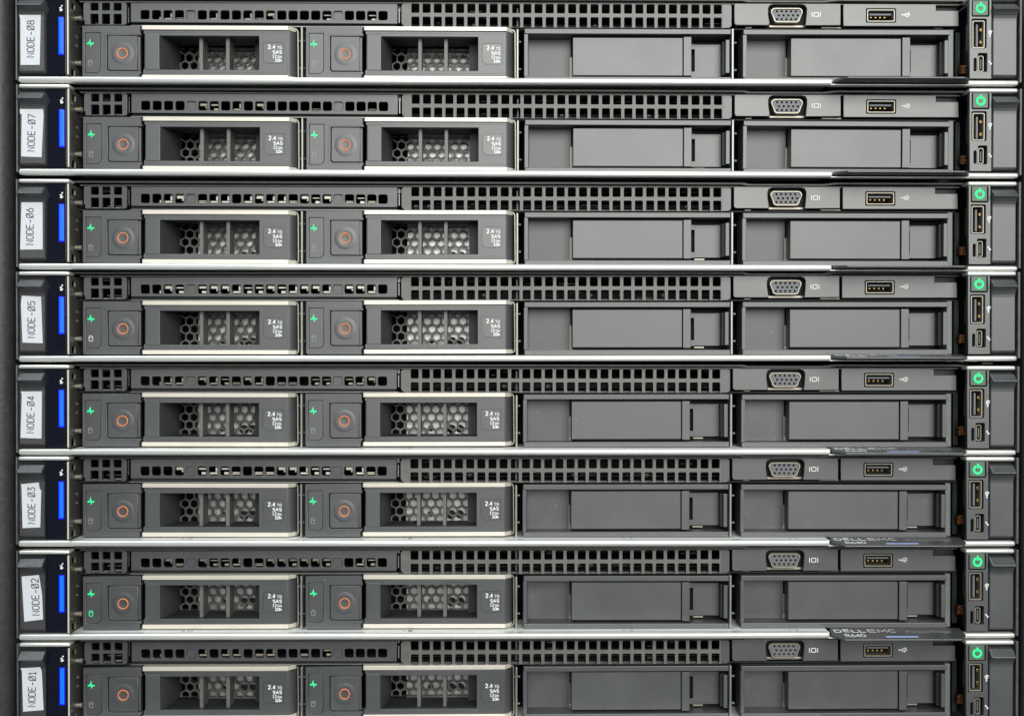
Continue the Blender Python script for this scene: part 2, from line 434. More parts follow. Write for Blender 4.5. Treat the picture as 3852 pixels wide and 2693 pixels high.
# ------------------------------------------------------------------ the server (NODE-05 is the pattern)
def build_server():
    s = thing('rack_server')
    # --- chassis shell: lid, floor, sides, back (all dark inside)
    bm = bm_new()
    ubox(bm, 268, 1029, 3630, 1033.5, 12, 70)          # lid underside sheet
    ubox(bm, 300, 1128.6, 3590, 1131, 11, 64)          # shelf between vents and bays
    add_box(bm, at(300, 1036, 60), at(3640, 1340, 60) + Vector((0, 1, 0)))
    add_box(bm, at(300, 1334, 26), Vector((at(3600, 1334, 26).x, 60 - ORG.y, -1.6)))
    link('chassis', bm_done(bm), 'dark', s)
    # --- silver front rail with tray behind it
    bm = bm_new(); ubox(bm, 68, V0, 3129, 1357.5, 0, 4.6, 1.0, 3); ubox(bm, 3637, V0, 3827, 1357.5, 0, 4.6, 1.0, 3)
    ubox(bm, 3122, 1354.6, 3645, 1357.4, 0.3, 4.4, 0.15, 2)
    rail = link('front_rail', bm_done(bm), 'silver', s, 45)
    bm = bm_new(); a = at(262, 1338.5, 1.5); b = at(3126, 1338.5, 1.5)
    add_box(bm, Vector((a.x, 1.5, -0.9)), Vector((b.x, 30, -0.12)), 0.1, 1)
    tray = link('tray', bm_done(bm), 'tray', s)
    bm = bm_new()
    for u0, u1, g in ((679, 724, '0'), (1514, 1553, '1'), (2342, 2388, '2'), (2969, 3011, '3')):
        p, q = at(u0, 1338, 5), at(u1, 1338, 5)
        w_ = q.x - p.x
        t = bmesh.new()
        v1, v2, v3 = [t.verts.new(c) for c in ((p.x, 5.2, 0), (p.x + w_ * .4, 5.2, 0), (p.x + w_ * .2, 6.9, 0))]
        t.faces.new((v1, v2, v3)); me = bpy.data.meshes.new('x'); t.to_mesh(me); t.free(); bm_add(bm, me)
        me = text_me(g, p.x + w_ * .58, 0, p.x + w_, 3.3, 0)
        for v in me.vertices: v.co = Vector((v.co.x, 4.0 + v.co.z, 0))
        bm_add(bm, me)
    for v in bm.verts: v.co.z = -0.105
    link('bay_numbers', bm_done(bm), 'greyink', tray)

    # --- lid edge with its stepped right part
    lid = plate('lid_edge', upoly([(270, 1023), (2800, 1023), (2816, 1028), (3090, 1028), (3140, 1022), (3625, 1022),
                                    (3625, 1029), (3150, 1029), (3098, 1035), (2808, 1035), (2786, 1030.5), (270, 1030.5)], 7.5),
                [], 7.5, 20, 'lid', s, 0.15)
    box('lid_flange', 300, 1036.3, 3608, 1040.6, 9.5, 30, 'lid', s, bev=0.12, seg=1)
    # --- small vent
    holes = []
    for u0 in (341, 384, 427.5):
        holes.append(urect(u0, 1045, u0 + 30.5, 1074, 9, 0.5)); holes.append(urect(u0, 1086, u0 + 30.5, 1124.5, 9, 0.5))
    plate('small_vent', upoly([(322, 1042), (470, 1042), (477, 1047), (477, 1120), (470, 1127), (320, 1127), (320, 1112),
                               (315, 1110), (315, 1048)], 9), holes, 9, 2.2, 'plastic', s, 0.15)
    bm = bm_new(); ubox(bm, 345, 1121, 372, 1124, 11, 13); ubox(bm, 388, 1121.5, 414, 1124.5, 11, 13)
    ubox(bm, 402, 1110, 455, 1115, 16, 18, 0.3, 2); ubox(bm, 430, 1119, 457, 1124.5, 12, 14, 0.2, 2); ubox(bm, 384, 1045, 414, 1058, 20, 22)
    link('vent_floor', bm_done(bm), 'steel', s)
    box('vent_pin', 482, 1050, 486, 1110, 14, 15, 'steel', s, bev=0.1)
    # --- vent strip with square holes, two of them closed
    hs, plugs = [], []
    for k in range(22):
        uc = 545.9 + 43.15 * k - 0.028 * k * k
        if k in (4, 17): plugs.append(uc)
        hs.append(urect(uc - 16.8, 1071, uc + 16.8, 1104.5, 9.3, 0.85))
    vs = plate('vent_strip', upoly([(493, 1043), (1494, 1043), (1494, 1118), (493, 1116)], 9.3), hs, 9.3, 1.6, 'plastic', s, 0.18)
    bm = bm_new()
    for uc in plugs: ubox(bm, uc - 18, 1070, uc + 18, 1106, 10.3, 11.2, 0.1, 1)
    link('closed_hole_plug', bm_done(bm), 'plastic', vs)
    box('vent_strip_lip', 496, 1117.5, 1490, 1127.5, 11.5, 20, 'darkgrey', s, bev=0.1)
    bm = bm_new(); ubox(bm, 490, 1128.2, 1500, 1130.6, 9.5, 11, 0.05, 1)
    link('bay_top_edge', bm_done(bm), 'steel', s)
    bm = bm_new(); ubox(bm, 1498, 1066, 1503.5, 1112, 11, 12.5, 0.2, 2)
    ubox(bm, 1496, 1044, 1505, 1062, 14, 15)
    link('hinge_pin', bm_done(bm), 'steel', s)
    # parts of the drive cage seen through the strip
    link('cage_clips', clips_me(1, 0.9), 'cream', s)
    # --- wide vent
    X = lambda u: at(u, 1085, 9).x
    Z = lambda v: at(2100, v, 9).z
    xc = [(X(1546.3 + 42.04 * k), X(1576.3 + 42.04 * k)) for k in range(28)]
    zc = [(Z(1129.6), Z(1091)), (Z(1077), Z(1042.6))]
    link('wide_vent', grille_me(X(1541), X(2716), Z(1130.0), Z(1042.2), xc, zc, 9, 2.0, 0.55, ch=0.05), 'dusty', s)
    plate('vent_end', upoly([(1516, 1042), (1542, 1042), (1542, 1131.5), (1522, 1131), (1512, 1121), (1509, 1113), (1509, 1050)], 9), [], 8.98, 2.0, 'dusty', s, 0.16)
    plate('vent_end', upoly([(2715, 1041), (2742, 1041), (2749, 1046), (2749, 1122), (2738, 1129.5), (2715, 1130)], 9), [], 8.98, 2.0, 'plastic', s, 0.16)
    bm = bm_new()
    for a_, b_ in xc:
        za = at(2100, 1125.5, 10.6).z
        add_box(bm, Vector((a_ + .1, 10.6, za - .62)), Vector((b_ - .25, 11.2, za)))
    link('vent_clips', bm_done(bm), 'lid', s)
    bm = bm_new(); ubox(bm, 1540, 1104, 2720, 1108, 17, 18, .3, 2); ubox(bm, 1540, 1113, 2720, 1116, 15, 16, .3, 2)
    ubox(bm, 1540, 1054, 2720, 1056, 20, 21, .3, 2)
    link('duct_ribs', bm_done(bm), 'darkgrey', s)
    link('cage_bars_glints', bars_glints_me(5), 'side', s)

    # --- display socket panel
    notch = [(3024, 1119), (3027, 1114), (3030, 1080), (3031, 1056), (3025, 1045), (3013, 1041), (2903, 1041),
             (2891, 1046), (2886, 1057), (2886, 1078), (2891, 1112), (2888, 1119)]
    vp = plate('display_panel', upoly([(2759, 1038), (3158, 1037), (3158, 1118), ] + notch + [(2765, 1119), (2759, 1112)], 8.5), [], 8.5, 3.0, 'plastic2', s, 0.18)
    def dsub(k, d, n=5):
        a = at(2896, 1053, d); b = at(3016, 1108.5, d); kk = k / 7.79; r = 2.1 - kk * 0.7
        x0, x1, z1, z0 = a.x + kk, b.x - kk, a.z - kk, b.z + kk
        pts = []
        ins = 1.25
        for cx, cz, a0 in ((x1 - ins - r, z0 + r, -90), (x1 - r, z1 - r, 0), (x0 + r, z1 - r, 90), (x0 + ins + r, z0 + r, 180)):
            for q in range(n + 1):
                an = math.radians(a0 + 90 * q / n); pts.append((cx + r * math.cos(an), cz + r * math.sin(an)))
        return pts
    plate('socket_shell', dsub(0, 8.7), [dsub(5.2, 8.7)], 8.7, 5, 'nickel', vp, 0.12)
    ph = []
    for row, (v, us) in enumerate(((1065.4, (2919, 2936.6, 2954.4, 2972, 2989.8)), (1080.5, (2925.9, 2943.7, 2961.5, 2979, 2996.6)),
                                   (1095, (2919, 2936.6, 2954.4, 2972, 2989.8)))):
        for u in us:
            c = at(u, v, 9.3); ph.append([(c.x + .56 * math.cos(math.radians(a)), c.z + .56 * math.sin(math.radians(a))) for a in range(0, 360, 30)])
    plate('socket_insert', dsub(5.6, 9.3), ph, 9.3, 1.5, 'insert', vp, 0.03)
    bm = bm_new(); ubox(bm, 2880, 1040, 3036, 1119, 13.8, 14.2)
    link('socket_backing', bm_done(bm), 'dark', vp)
    bm = bm_new(); ubox(bm, 2889, 1112, 3028, 1122, 11.6, 13.4, 0.3, 2)
    ubox(bm, 2800, 1122.5, 2824, 1126, 11, 13, 0.1, 1); ubox(bm, 3085, 1121, 3160, 1125, 11, 13, 0.1, 1)
    link('socket_flange', bm_done(bm), 'nickel', vp, 30)
    bm = bm_new()
    ustroke(bm, [(3050.5, 1070), (3050.5, 1087)], 3.2, 8.5); ustroke(bm, [(3081, 1070), (3081, 1087)], 3.2, 8.5)
    ustroke(bm, [(3058, 1072.5), (3062, 1071), (3070, 1071), (3074, 1072.5), (3074, 1084.5), (3070, 1086), (3062, 1086), (3058, 1084.5)], 3.0, 8.5, True)
    link('display_symbol', fin(bm), 'white', vp)
    # --- usb panel
    h = urect(3254, 1055, 3365, 1107, 8.5, 0.5)
    uplate = plate('usb_panel', upoly([(3168, 1038), (3516, 1038), (3516, 1062), (3600, 1062), (3601, 1120), (3168, 1121)], 8.5), [h], 8.5, 3.0, 'plastic2', s, 0.18)
    box('recessed_tab', 3512, 1040, 3594, 1066, 12.5, 15, 'darkgrey', uplate, bev=0.15)
    plate('usb_shell', urect(3257.5, 1058, 3361.5, 1103.5, 8.7, 0.55), [urect(3261.3, 1061.8, 3357.7, 1099.7, 8.7, 0.4)], 8.7, 9, 'nickel', uplate, 0.08)
    bm = bm_new(); ubox(bm, 3256, 1057, 3363, 1105, 17.5, 18); link('usb_cavity', bm_done(bm), 'dark', uplate)
    bm = bm_new(); ubox(bm, 3266, 1070.5, 3348, 1077.5, 10.2, 16, 0.08, 1); link('usb_tongue', bm_done(bm), 'tongue', uplate)
    bm = bm_new()
    for u in (3272, 3289, 3306, 3323): ubox(bm, u - 4, 1082, u + 4, 1089, 10.2, 16, 0.3, 2)
    link('usb_contacts', bm_done(bm), 'gold', uplate, 30)
    bm = bm_new()
    def trident(bm, f, d):
        ustroke(bm, [f(-15, 0), f(12, 0)], 2.6, d)
        ustroke(bm, [f(-6, 0), f(1, -6), f(9, -6.5)], 2.4, d + 0.012)
        ustroke(bm, [f(-8, 0), f(0, 6), f(5, 6)], 2.4, d + 0.02)
        ustroke(bm, [f(-15.5, -1.5), f(-11, 1.8)], 5.5, d - 0.012)
        ustroke(bm, [f(9, -0.2), f(16, 0)], 4.0, d - 0.02)
        ustroke(bm, [f(5, 6), f(10, 6)], 5.5, d - 0.015); ustroke(bm, [f(8, -6.5), f(13, -6.5)], 5.5, d - 0.018)
    trident(bm, lambda a, b: (3403 + a, 1078 + b), 8.5)
    link('usb_symbol', fin(bm), 'white', uplate)

    # --- bay dividers
    for u, v0, v1 in ((1134.5, 1135, 1337), (1945, 1139, 1338), (2753, 1134, 1333)):
        bm = bm_new(); ubox(bm, u - 3.9, v0, u + 3.9, v1, 7.4, 50, 0.25, 2)
        dv = link('bay_divider', bm_done(bm), 'steel', s, 30)
        bm = bm_new()
        for vv in (1181, 1283):
            p = at(u - 11, vv, 11); cyl(bm, p, (1, 0, 0), 0.55, 3.2, 12)
        link('divider_rivet', bm_done(bm), 'side', dv, 40)
    box('bay_side', 3562, 1132, 3581, 1332, 9, 60, 'side', s, bev=0.25)
    box('inner_side', 3589, 1128, 3606, 1332, 16, 60, 'darkgrey', s, bev=0.2)
    bm = bm_new()
    pts = [(3603, 14), (3607, 12), (3612, 13.5), (3622, 13), (3636, 12)]
    P = [at(u, 1275, d) for u, d in pts]
    for i in range(len(P) - 1):
        a, b = P[i], P[i + 1]; z = at(3620, 1258, 12).z; z2 = at(3620, 1290, 12).z
        q = [bm.verts.new((a.x, a.y, z)), bm.verts.new((b.x, b.y, z)), bm.verts.new((b.x, b.y, z2)), bm.verts.new((a.x, a.y, z2))]
        bm.faces.new(q)
    bmesh.ops.remove_doubles(bm, verts=bm.verts, dist=0.001)
    bmesh.ops.solidify(bm, geom=bm.faces[:], thickness=0.25)
    for vv in (1263, 1276, 1285):
        ubox(bm, 3610, vv, 3619, vv + 5, 11.6, 12.6, 0.3, 2); ubox(bm, 3623, vv, 3632, vv + 5, 11.2, 12.4, 0.3, 2)
    link('flex_cable', bm_done(bm), 'copper', s, 40)

    # --- left ear
    box('ear_top_bar', 68, 1021.5, 260, 1036, 0, 7, 'silver', s, bev=0.8, seg=3, smooth=45)
    bm = bm_new(); ubox(bm, 69, 1038, 250, 1337, 3.2, 40); ubox(bm, 62, 1026, 72, 1350, 14, 40)
    link('ear_body', bm_done(bm), 'dark', s)
    box('ear_side_plate', 58.5, 1022, 66, 1353, -0.3, 14, 'edge', s, bev=0.3)
    def latch(x0, x1, side):
        """profile (d, v) swept across x; the pull lip stands proud of the face"""
        prof = [(3.0, 1048), (0.3, 1053), (-3.0, 1077), (-3.1, 1079), (-2.6, 1081), (-1.5, 1088), (-0.6, 1098), (-0.15, 1108), (0, 1118),
                (0, 1318), (0.4, 1324), (1.6, 1327), (3.4, 1328)]
        bm = bm_new(); xa, xb = up(x0, 1200, 0)[0], up(x1, 1200, 0)[0]
        rows = []
        for d, v in prof:
            z = at((x0 + x1) / 2, v, 0).z
            rows.append([bm.verts.new((x, d - ORG.y, z)) for x in (xa, xa + .35, xb - .35, xb)])
        for r_ in rows: r_[0].co.y += 0.35; r_[3].co.y += 0.35
        for A, B in zip(rows, rows[1:]):
            for j in range(3): bm.faces.new((A[j], A[j + 1], B[j + 1], B[j]))
        for j, sg in ((0, 1), (3, -1)):
            zz = [r_[j] for r_ in rows]
            back = [bm.verts.new((q.co.x, 4.5, q.co.z)) for q in zz]
            for a, b, c, e in zip(zz, zz[1:], back[1:], back): bm.faces.new((a, b, c, e))
        bmesh.ops.recalc_face_normals(bm, faces=bm.faces)
        if sum(f.normal.y for f in bm.faces if abs(f.normal.y) > .9) > 0:
            bmesh.ops.reverse_faces(bm, faces=bm.faces)
        return link('release_latch', bm_done(bm), 'rough' if side < 0 else 'plastic', s, 25)
    latch(72.5, 168, -1)
    sp = box('status_panel', 170, 1039, 251.5, 1334, 1.6, 4, 'gloss', s, bev=0.15)
    box('status_cover', 214, 1046, 250.5, 1326, 0.9, 2.4, 'gloss', sp, bev=0.3, seg=3)
    bm = bm_new(); ubox(bm, 219.5, 1115, 241.5, 1257.5, 0.55, 1.2, 0.25, 2)
    sl = link('status_light_rim', bm_done(bm), 'bluerim', sp, 30)
    bm = bm_new(); ubox(bm, 223, 1118, 239, 1253, 0.46, 1.0, 0.25, 2)
    link('status_light', bm_done(bm), 'bluecore', sp, 30)
    bm = bm_new()
    d = 0.85
    ustroke(bm, [(224.5, 1081.5), (229, 1079.8), (233.5, 1080)], 3.0, d + .01)
    ustroke(bm, [(232, 1079.5), (228.5, 1088), (228.8, 1091), (233, 1091), (236.5, 1086)], 4.6, d)
    c = at(234.5, 1073.5, d); cyl(bm, (c.x, d - .04, c.z), (0, 1, 0), 0.40, 0.05, 12)
    link('info_symbol', fin(bm), 'white', sp)
    # bracket sheet: its edge faces us, its side is seen obliquely
    x0, x1 = at(252.5, 1200, -0.4).x, at(261.5, 1200, -0.4).x
    def side_plate():
        z = lambda v: at(256, v, 0).z
        out = [(-0.4, z(1043)), (0.4, z(1038.5)), (24, z(1038.5)), (24, z(1332)), (0.4, z(1334)), (-0.4, z(1330))]
        hl = [rrect(2.6, z(1076), 6.6, z(1055), 0.3), rrect(10.5, z(1076), 13, z(1064), 0.8),
              rrect(2.2, z(1329), 6.4, z(1303), 0.3), rrect(10.5, z(1315), 12.5, z(1305), 0.8)]
        me = plate_me(out, hl, 0, x1 - x0, 0.25)
        me.transform(Matrix.Diagonal((1 / MM,) * 3 + (1,)))
        for v in me.vertices:
            v.co = Vector((x1 - v.co.y, v.co.x, v.co.z))
        me.flip_normals()
        me.transform(Matrix.Diagonal((MM, MM, MM, 1)))
        return me
    br = link('ear_bracket', side_plate(), 'bracket', s, 30)
    box('bracket_edge_sheen', 252.7, 1040, 260, 1332, -0.55, -0.35, 'cream', br, bev=0.08, seg=1)  # pale strip added as the reflection along the sheet's front edge
    bm = bm_new()
    for vv in (1107, 1274.5):
        p = at(262, vv, 7.2); p.x = x1
        cyl(bm, p, (1, 0, 0), 1.15, 1.3, 20); cyl(bm, p + Vector((1.3, 0, 0)), (1, 0, 0), 1.0, 0.3, 20); cyl(bm, p + Vector((1.6, 0, 0)), (1, 0, 0), 1.2, 1.3, 20)
    link('guide_pin', bm_done(bm), 'nickel', br, 40)
    bm = bm_new()
    for dd, vv in ((2.2, 1090), (8.6, 1173), (8.4, 1207), (2.2, 1283)):
        z = at(262, vv, dd).z
        t = bmesh.new(); torus(t, (0, 0, 0), 0.95, 0.16, 20, 6)
        for v in t.verts: v.co = Vector((x1 + 0.02 + v.co.y, dd + v.co.x, z + v.co.z))
        me = bpy.data.meshes.new('x'); t.to_mesh(me); t.free(); bm_add(bm, me)
    link('stamped_rings', bm_done(bm), 'bracket', br, 60)

    # --- right ear
    box('ear_top_bar', 3640, 1021.5, 3824, 1037, 0, 7, 'silver', s, bev=0.8, seg=3, smooth=45)
    cpl = plate('control_panel', upoly([(3642, 1038), (3724, 1038), (3724, 1332), (3642, 1332)], 0.5),
                [urect(3650, 1036.8 + 3, 3716, 1100, 0.5, 0.6), urect(3650, 1108, 3705.5, 1218, 0.5, 0.6),
                 urect(3674, 1236.5, 3708, 1306, 0.5, 0.5), urect(3657.5, 1255, 3668, 1304, 0.5, 0.6)], 0.5, 2.5, 'plastic2', s, 0.12)
    bm = bm_new(); ubox(bm, 3641, 1037, 3727, 1334, 9, 40); ubox(bm, 3727, 1040, 3832, 1337, 5, 40)
    link('ear_body', bm_done(bm), 'dark', s)
    pb = box('power_button', 3654, 1039.5, 3712, 1096, 0.3, 6, 'button', s, bev=0.35, seg=3)
    bm = bm_new(); c = at(3684, 1069, 0.2)
    torus(bm, (c.x, 0.24, c.z), 14.4 / 7.79, 3.9 / 7.79, 40, 8, 118, 422, 0.5)
    a = at(3684, 1047, .2); b = at(3684, 1063, .2); add_box(bm, Vector((a.x - .47, 0.02, b.z)), Vector((a.x + .47, 0.3, a.z)), 0.12, 2)
    link('power_symbol', bm_done(bm), 'powerled', pb, 60)
    us = plate('usb_socket', urect(3652.5, 1112.5, 3698.5, 1216, 1.4, 0.6), [urect(3656.5, 1116.5, 3694.5, 1212, 1.4, 0.45)], 1.4, 7, 'nickel', s, 0.1)
    box('usb_tongue', 3666, 1125, 3673, 1207, 2.8, 8, 'tongue', us, bev=0.08, seg=1)
    bm = bm_new()
    for vv in (1143, 1189.5): ubox(bm, 3680, vv - 6, 3692, vv + 6.5, 3.5, 8, 0.25, 2)
    link('usb_contacts', bm_done(bm), 'gold', us, 30)
    mu = plate('micro_usb_socket', urect(3674.5, 1244, 3694.5, 1303.5, 1.6, 0.75), [urect(3677.5, 1247, 3691.5, 1300.5, 1.6, 0.5)], 1.6, 6, 'nickel', s, 0.08)
    box('usb_tongue', 3682, 1256, 3686, 1292, 2.6, 7, 'insert', mu, bev=0.05, seg=1)
    bm = bm_new()
    trident(bm, lambda a, b: (3718.5 - b * .8, 1163 - a * .8), 0.5)
    ustroke(bm, [(3714, 1267), (3723, 1277)], 3.6, 0.5); ustroke(bm, [(3713, 1270), (3717, 1265.5)], 4, 0.49)
    ustroke(bm, [(3720, 1279.5), (3725, 1275)], 4, 0.49)
    link('port_symbols', fin(bm), 'white', cpl)
    latch(3729.5, 3819.5, 1)
    box('ear_side_plate', 3831, 1023, 3838.5, 1348, -0.3, 14, 'edge', s, bev=0.3)

    # --- badge wedge over the right end of the rail
    pl = [(3125, 8), (3133, -0.6), (3185, -8), (3626, -8), (3636, -6.2), (3640, -2), (3616, 8)]
    bm = bm_new(); top, bot = [], []
    for u, d in pl:
        p = at(u, V0, d)
        zt = 0.16 - 1.15 * (8 - d) / 16.0
        top.append(bm.verts.new((p.x, d, zt))); bot.append(bm.verts.new((p.x, d, zt - 0.95 - 1.2 * (8 + d) / 16)))
    bm.faces.new(top); bm.faces.new(bot[::-1])
    for i in range(len(pl)):
        j = (i + 1) % len(pl); bm.faces.new((top[i], bot[i], bot[j], top[j]))
    bmesh.ops.recalc_face_normals(bm, faces=bm.faces)
    bmesh.ops.bevel(bm, geom=bm.edges[:], offset=0.35, segments=3, profile=0.5, affect='EDGES')
    badge = link('model_badge', bm_done(bm), 'plastic2', s, 30)
    def on_badge(me_fn, u0, u1, d0, d1, bold, txt, m, name):
        p, q = at(u0, V0, (d0 + d1) / 2), at(u1, V0, (d0 + d1) / 2)
        me = text_me(txt, p.x, 0, q.x, 1, 0, bold)
        for v in me.vertices:
            d_ = d0 + (d1 - d0) * v.co.z
            v.co = Vector((v.co.x, d_, 0.16 - 1.15 * (8 - d_) / 16.0 + 0.012))
        me.transform(Matrix.Diagonal((MM, MM, MM, 1)))
        return me
    def sub(name, mes, m):
        bm = bm_new()
        for me in mes: bm_add(bm, me)
        bmesh.ops.recalc_face_normals(bm, faces=bm.faces)
        me = bpy.data.meshes.new('x'); bm.to_mesh(me); bm.free()
        link(name, me, m, badge)
    def badge_strokes(items):
        bm = bm_new()
        for txt, u0, u1, d0, d1, sw in items:
            p, q = at(u0, V0, (d0 + d1) / 2), at(u1, V0, (d0 + d1) / 2)
            stroke_text(bm, txt, p.x, d0, q.x, d1, 0, sw, gap=0.3)
        for v in bm.verts:
            h = v.co.y; d_ = v.co.z
            v.co = Vector((v.co.x, d_, 0.16 - 1.15 * (8 - d_) / 16.0 + 0.035 - h))
        bmesh.ops.recalc_face_normals(bm, faces=bm.faces)
        return bm_done(bm)
    link('badge_lettering', badge_strokes([('D', 3143, 3171, 1.4, 5.6, .62), ('E', 3177, 3203, 2.0, 6.2, .62), ('LL', 3208, 3262, 1.4, 5.6, .62),
                                          ('EMC', 3270, 3377, 1.4, 5.6, .34), ('R64o', 3185, 3262, -4.8, -.8, .5)]), 'white', badge)
    sub('badge_lettering', [on_badge(0, 3416, 3583, -0.2, 3.8, 0.0, 'PowerEdge', 'greyink', '')], 'greyink')
    bm = bm_new()
    p, q = at(3340, V0, -4.8), at(3461, V0, -4.8)
    vs_ = []
    for x, d_ in ((p.x, -4.0), (q.x, -4.0), (q.x, -5.4), (p.x, -5.4)):
        vs_.append(bm.verts.new((x, d_, 0.16 - 1.15 * (8 - d_) / 16.0 + 0.02)))
    f = bm.faces.new(vs_); r = bmesh.ops.extrude_face_region(bm, geom=[f])
    for v in r['geom']:
        if isinstance(v, bmesh.types.BMVert): v.co.z -= 0.1
    bmesh.ops.recalc_face_normals(bm, faces=bm.faces)
    link('badge_light_bar', bm_done(bm), 'bluebar', badge)
    # small dark lettering on the front edge
    p, q = at(3536, V0, -8), at(3618, V0, -8)
    me = text_me('R640', p.x, 0, q.x, 1.0, 0, 0.0, shear=0.3)
    for v in me.vertices: v.co = Vector((v.co.x, -8.02, -1.83 + v.co.z * 0.72))
    me.transform(Matrix.Diagonal((MM, MM, MM, 1)))
    link('badge_edge_lettering', me, 'faintink', badge)
    return s

# ------------------------------------------------------------------ hot-swap drive carrier
def hexgrid(bm, x0, x1, z0, z1, y, pitch, web, thick, ragged):
    """honeycomb sheet: one ring of quads per cell"""
    R = pitch / math.sqrt(3); r = (pitch - web) / math.sqrt(3)
    row = pitch * math.sqrt(3) / 2
    j = 0; z = z0
    while z < z1 + row * .3:
        x = x0 + (pitch / 2 if j % 2 else 0); i = 0
        while x < x1:
            if not (ragged and i == 0 and j in (1, 3)):
                ov, iv, ob, ib = [], [], [], []
                for k in range(6):
                    a = math.radians(30 + 60 * k)
                    cl = lambda p: (min(max(p[0], x0 - 1.8), x1), min(max(p[1], z0 - 1.2), z1))
                    o_, i_ = cl((x + R * math.cos(a), z + R * math.sin(a))), cl((x + r * math.cos(a), z + r * math.sin(a)))
                    ov.append(bm.verts.new((o_[0], y, o_[1]))); iv.append(bm.verts.new((i_[0], y, i_[1])))
                    ib.append(bm.verts.new((i_[0], y + thick, i_[1])))
                for k in range(6):
                    n = (k + 1) % 6
                    for q in ((ov[k], ov[n], iv[n], iv[k]), (iv[k], iv[n], ib[n], ib[k])):
                        try: bm.faces.new(q)
                        except ValueError: pass
            x += pitch; i += 1
        z += row; j += 1

def build_drive():
    global ORG
    base = at(311, 1335, 7); ORG = Vector((0, 0, 0)); base = Vector((base.x, 7, base.z))
    ORG = base.copy()
    t = thing('drive_carrier')
    F = 7.0
    # left module with a recess for the release button
    led = [(322, 1159), (379, 1159), (380, 1297), (368, 1311), (322, 1311)]
    body = plate('carrier_body', upoly([(311, 1134), (523, 1134), (528, 1138), (528, 1158), (531.5, 1162), (531.5, 1168.5), (404, 1169),
                  (404, 1296), (411, 1303), (531.5, 1303), (531.5, 1310), (525, 1315), (525, 1334), (316, 1334), (311, 1328)], F),
                 [upoly(led, F)], F, 4, 'plastic', t, 0.15)
    plate('light_window', [(x, z) for x, z in upoly([(323.6, 1160.6), (377.6, 1160.6), (378.4, 1296.4), (367.4, 1309.4), (323.6, 1309.4)], F)],
          [], F + 0.12, 2, 'plastic2', body, 0.08)
    bm = bm_new()
    ustroke(bm, [(396.5, 1168), (400, 1163), (524, 1163)], 1.3, F - 0.03)
    ustroke(bm, [(396.5, 1168), (396.5, 1302), (402, 1309), (525, 1309)], 1.3, F - 0.02)
    link('recess_bead_highlight', fin(bm), 'edge', body)  # the bead's highlight is put into its lighter grey
    bm = bm_new(); ubox(bm, 318, 1140, 524, 1330, 13, 40); ubox(bm, 400, 1165, 530, 1307, 10.9, 12)
    link('carrier_core', bm_done(bm), 'dark', t)
    # button
    bt = plate('release_button', upoly([(411, 1171), (518, 1171), (518, 1300), (413, 1300), (407, 1294), (407, 1176)], F + .1),
               [], F + 0.1, 3.6, 'plastic', t, 0.22)
    box('button_flank', 518, 1172, 529, 1300, F + 1.0, F + 3.2, 'plastic', bt, bev=0.2)
    # shallow dished centre
    c = at(462.5, 1237, F + .1)
    bm = bm_new(); prev = None
    for i, (rr, yy) in enumerate(((5.6, -0.012), (5.2, -0.06), (4.6, -0.16), (3.7, -0.20), (2.9, -0.14), (2.0, -0.02), (0.0, -0.01))):
        if rr == 0:
            v = bm.verts.new((c.x, c.y + yy, c.z))
            for k in range(40): bm.faces.new((prev[k], prev[(k + 1) % 40], v))
            break
        ring = [bm.verts.new((c.x + rr * math.cos(2 * math.pi * k / 40), c.y + yy, c.z + rr * math.sin(2 * math.pi * k / 40))) for k in range(40)]
        if prev:
            for k in range(40): bm.faces.new((prev[k], prev[(k + 1) % 40], ring[(k + 1) % 40], ring[k]))
        prev = ring
    bmesh.ops.recalc_face_normals(bm, faces=bm.faces)
    if bm.faces[0].normal.y > 0: bmesh.ops.reverse_faces(bm, faces=bm.faces)
    link('finger_dish', bm_done(bm), 'plastic', bt, 80)
    bm = bm_new(); torus(bm, (c.x, c.y - 0.10, c.z), 18.8 / 7.79, 2.7 / 7.79, 44, 8, squash=0.7)
    link('orange_ring', bm_done(bm), 'orange', bt, 80)
    # lights
    bm = bm_new()
    ustroke(bm, [(329, 1201), (336.5, 1200.5), (339.5, 1195), (341, 1187.5), (342.5, 1207.5), (345.5, 1200.5), (354, 1200.5)], 5.2, F + .11)
    link('activity_light', fin(bm), 'greenled', body)
    bm = bm_new()
    ustroke(bm, [(334.5, 1266), (338, 1263.5), (344.5, 1263.5), (348, 1266), (348, 1281), (344.5, 1283.5), (338, 1283.5), (334.5, 1281)], 1.9, F + .11, True)
    ustroke(bm, [(335, 1268), (339, 1270.5), (343.5, 1270.5), (347.5, 1268)], 1.5, F + .10)
    link('disk_symbol', fin(bm), 'greyink', body)
    # lever
    FL = 7.6
    lv = plate('carrier_lever', upoly([(543, 1149), (1083, 1149), (1083, 1315), (540, 1315), (540, 1298), (545, 1292), (545, 1162), (540, 1158)], FL),
               [urect(602, 1169, 975, 1296, FL, 0.15)], FL, 2.4, 'plastic', t, 0.15)
    a = at(1083, 1149, FL); b = at(1083, 1315, FL)
    bm = bm_new()      # receding right end of the lever
    P = [Vector((a.x - .02, a.y + .1, 0)), Vector((a.x + 2.2, a.y + 1.1, 0)), Vector((a.x + 4.1, a.y + 5.4, 0)), Vector((a.x + 4.1, a.y + 12, 0))]
    g = [[bm.verts.new((p.x, p.y, z)) for z in (b.z, a.z)] for p in P]
    for A, B in zip(g, g[1:]): bm.faces.new((A[0], B[0], B[1], A[1]))
    link('lever_end', bm_done(bm), 'plastic', lv, 50)
    bm = bm_new()
    for v in (1157.5, 1306): ustroke(bm, [(548, v), (1082, v)], 1.4, FL - .01)
    link('lever_groove', fin(bm), 'edge', lv)
    box('grip_pad', 546, 1161, 601, 1297, FL - 0.35, FL + 1, 'plastic', lv, bev=0.3, seg=3)
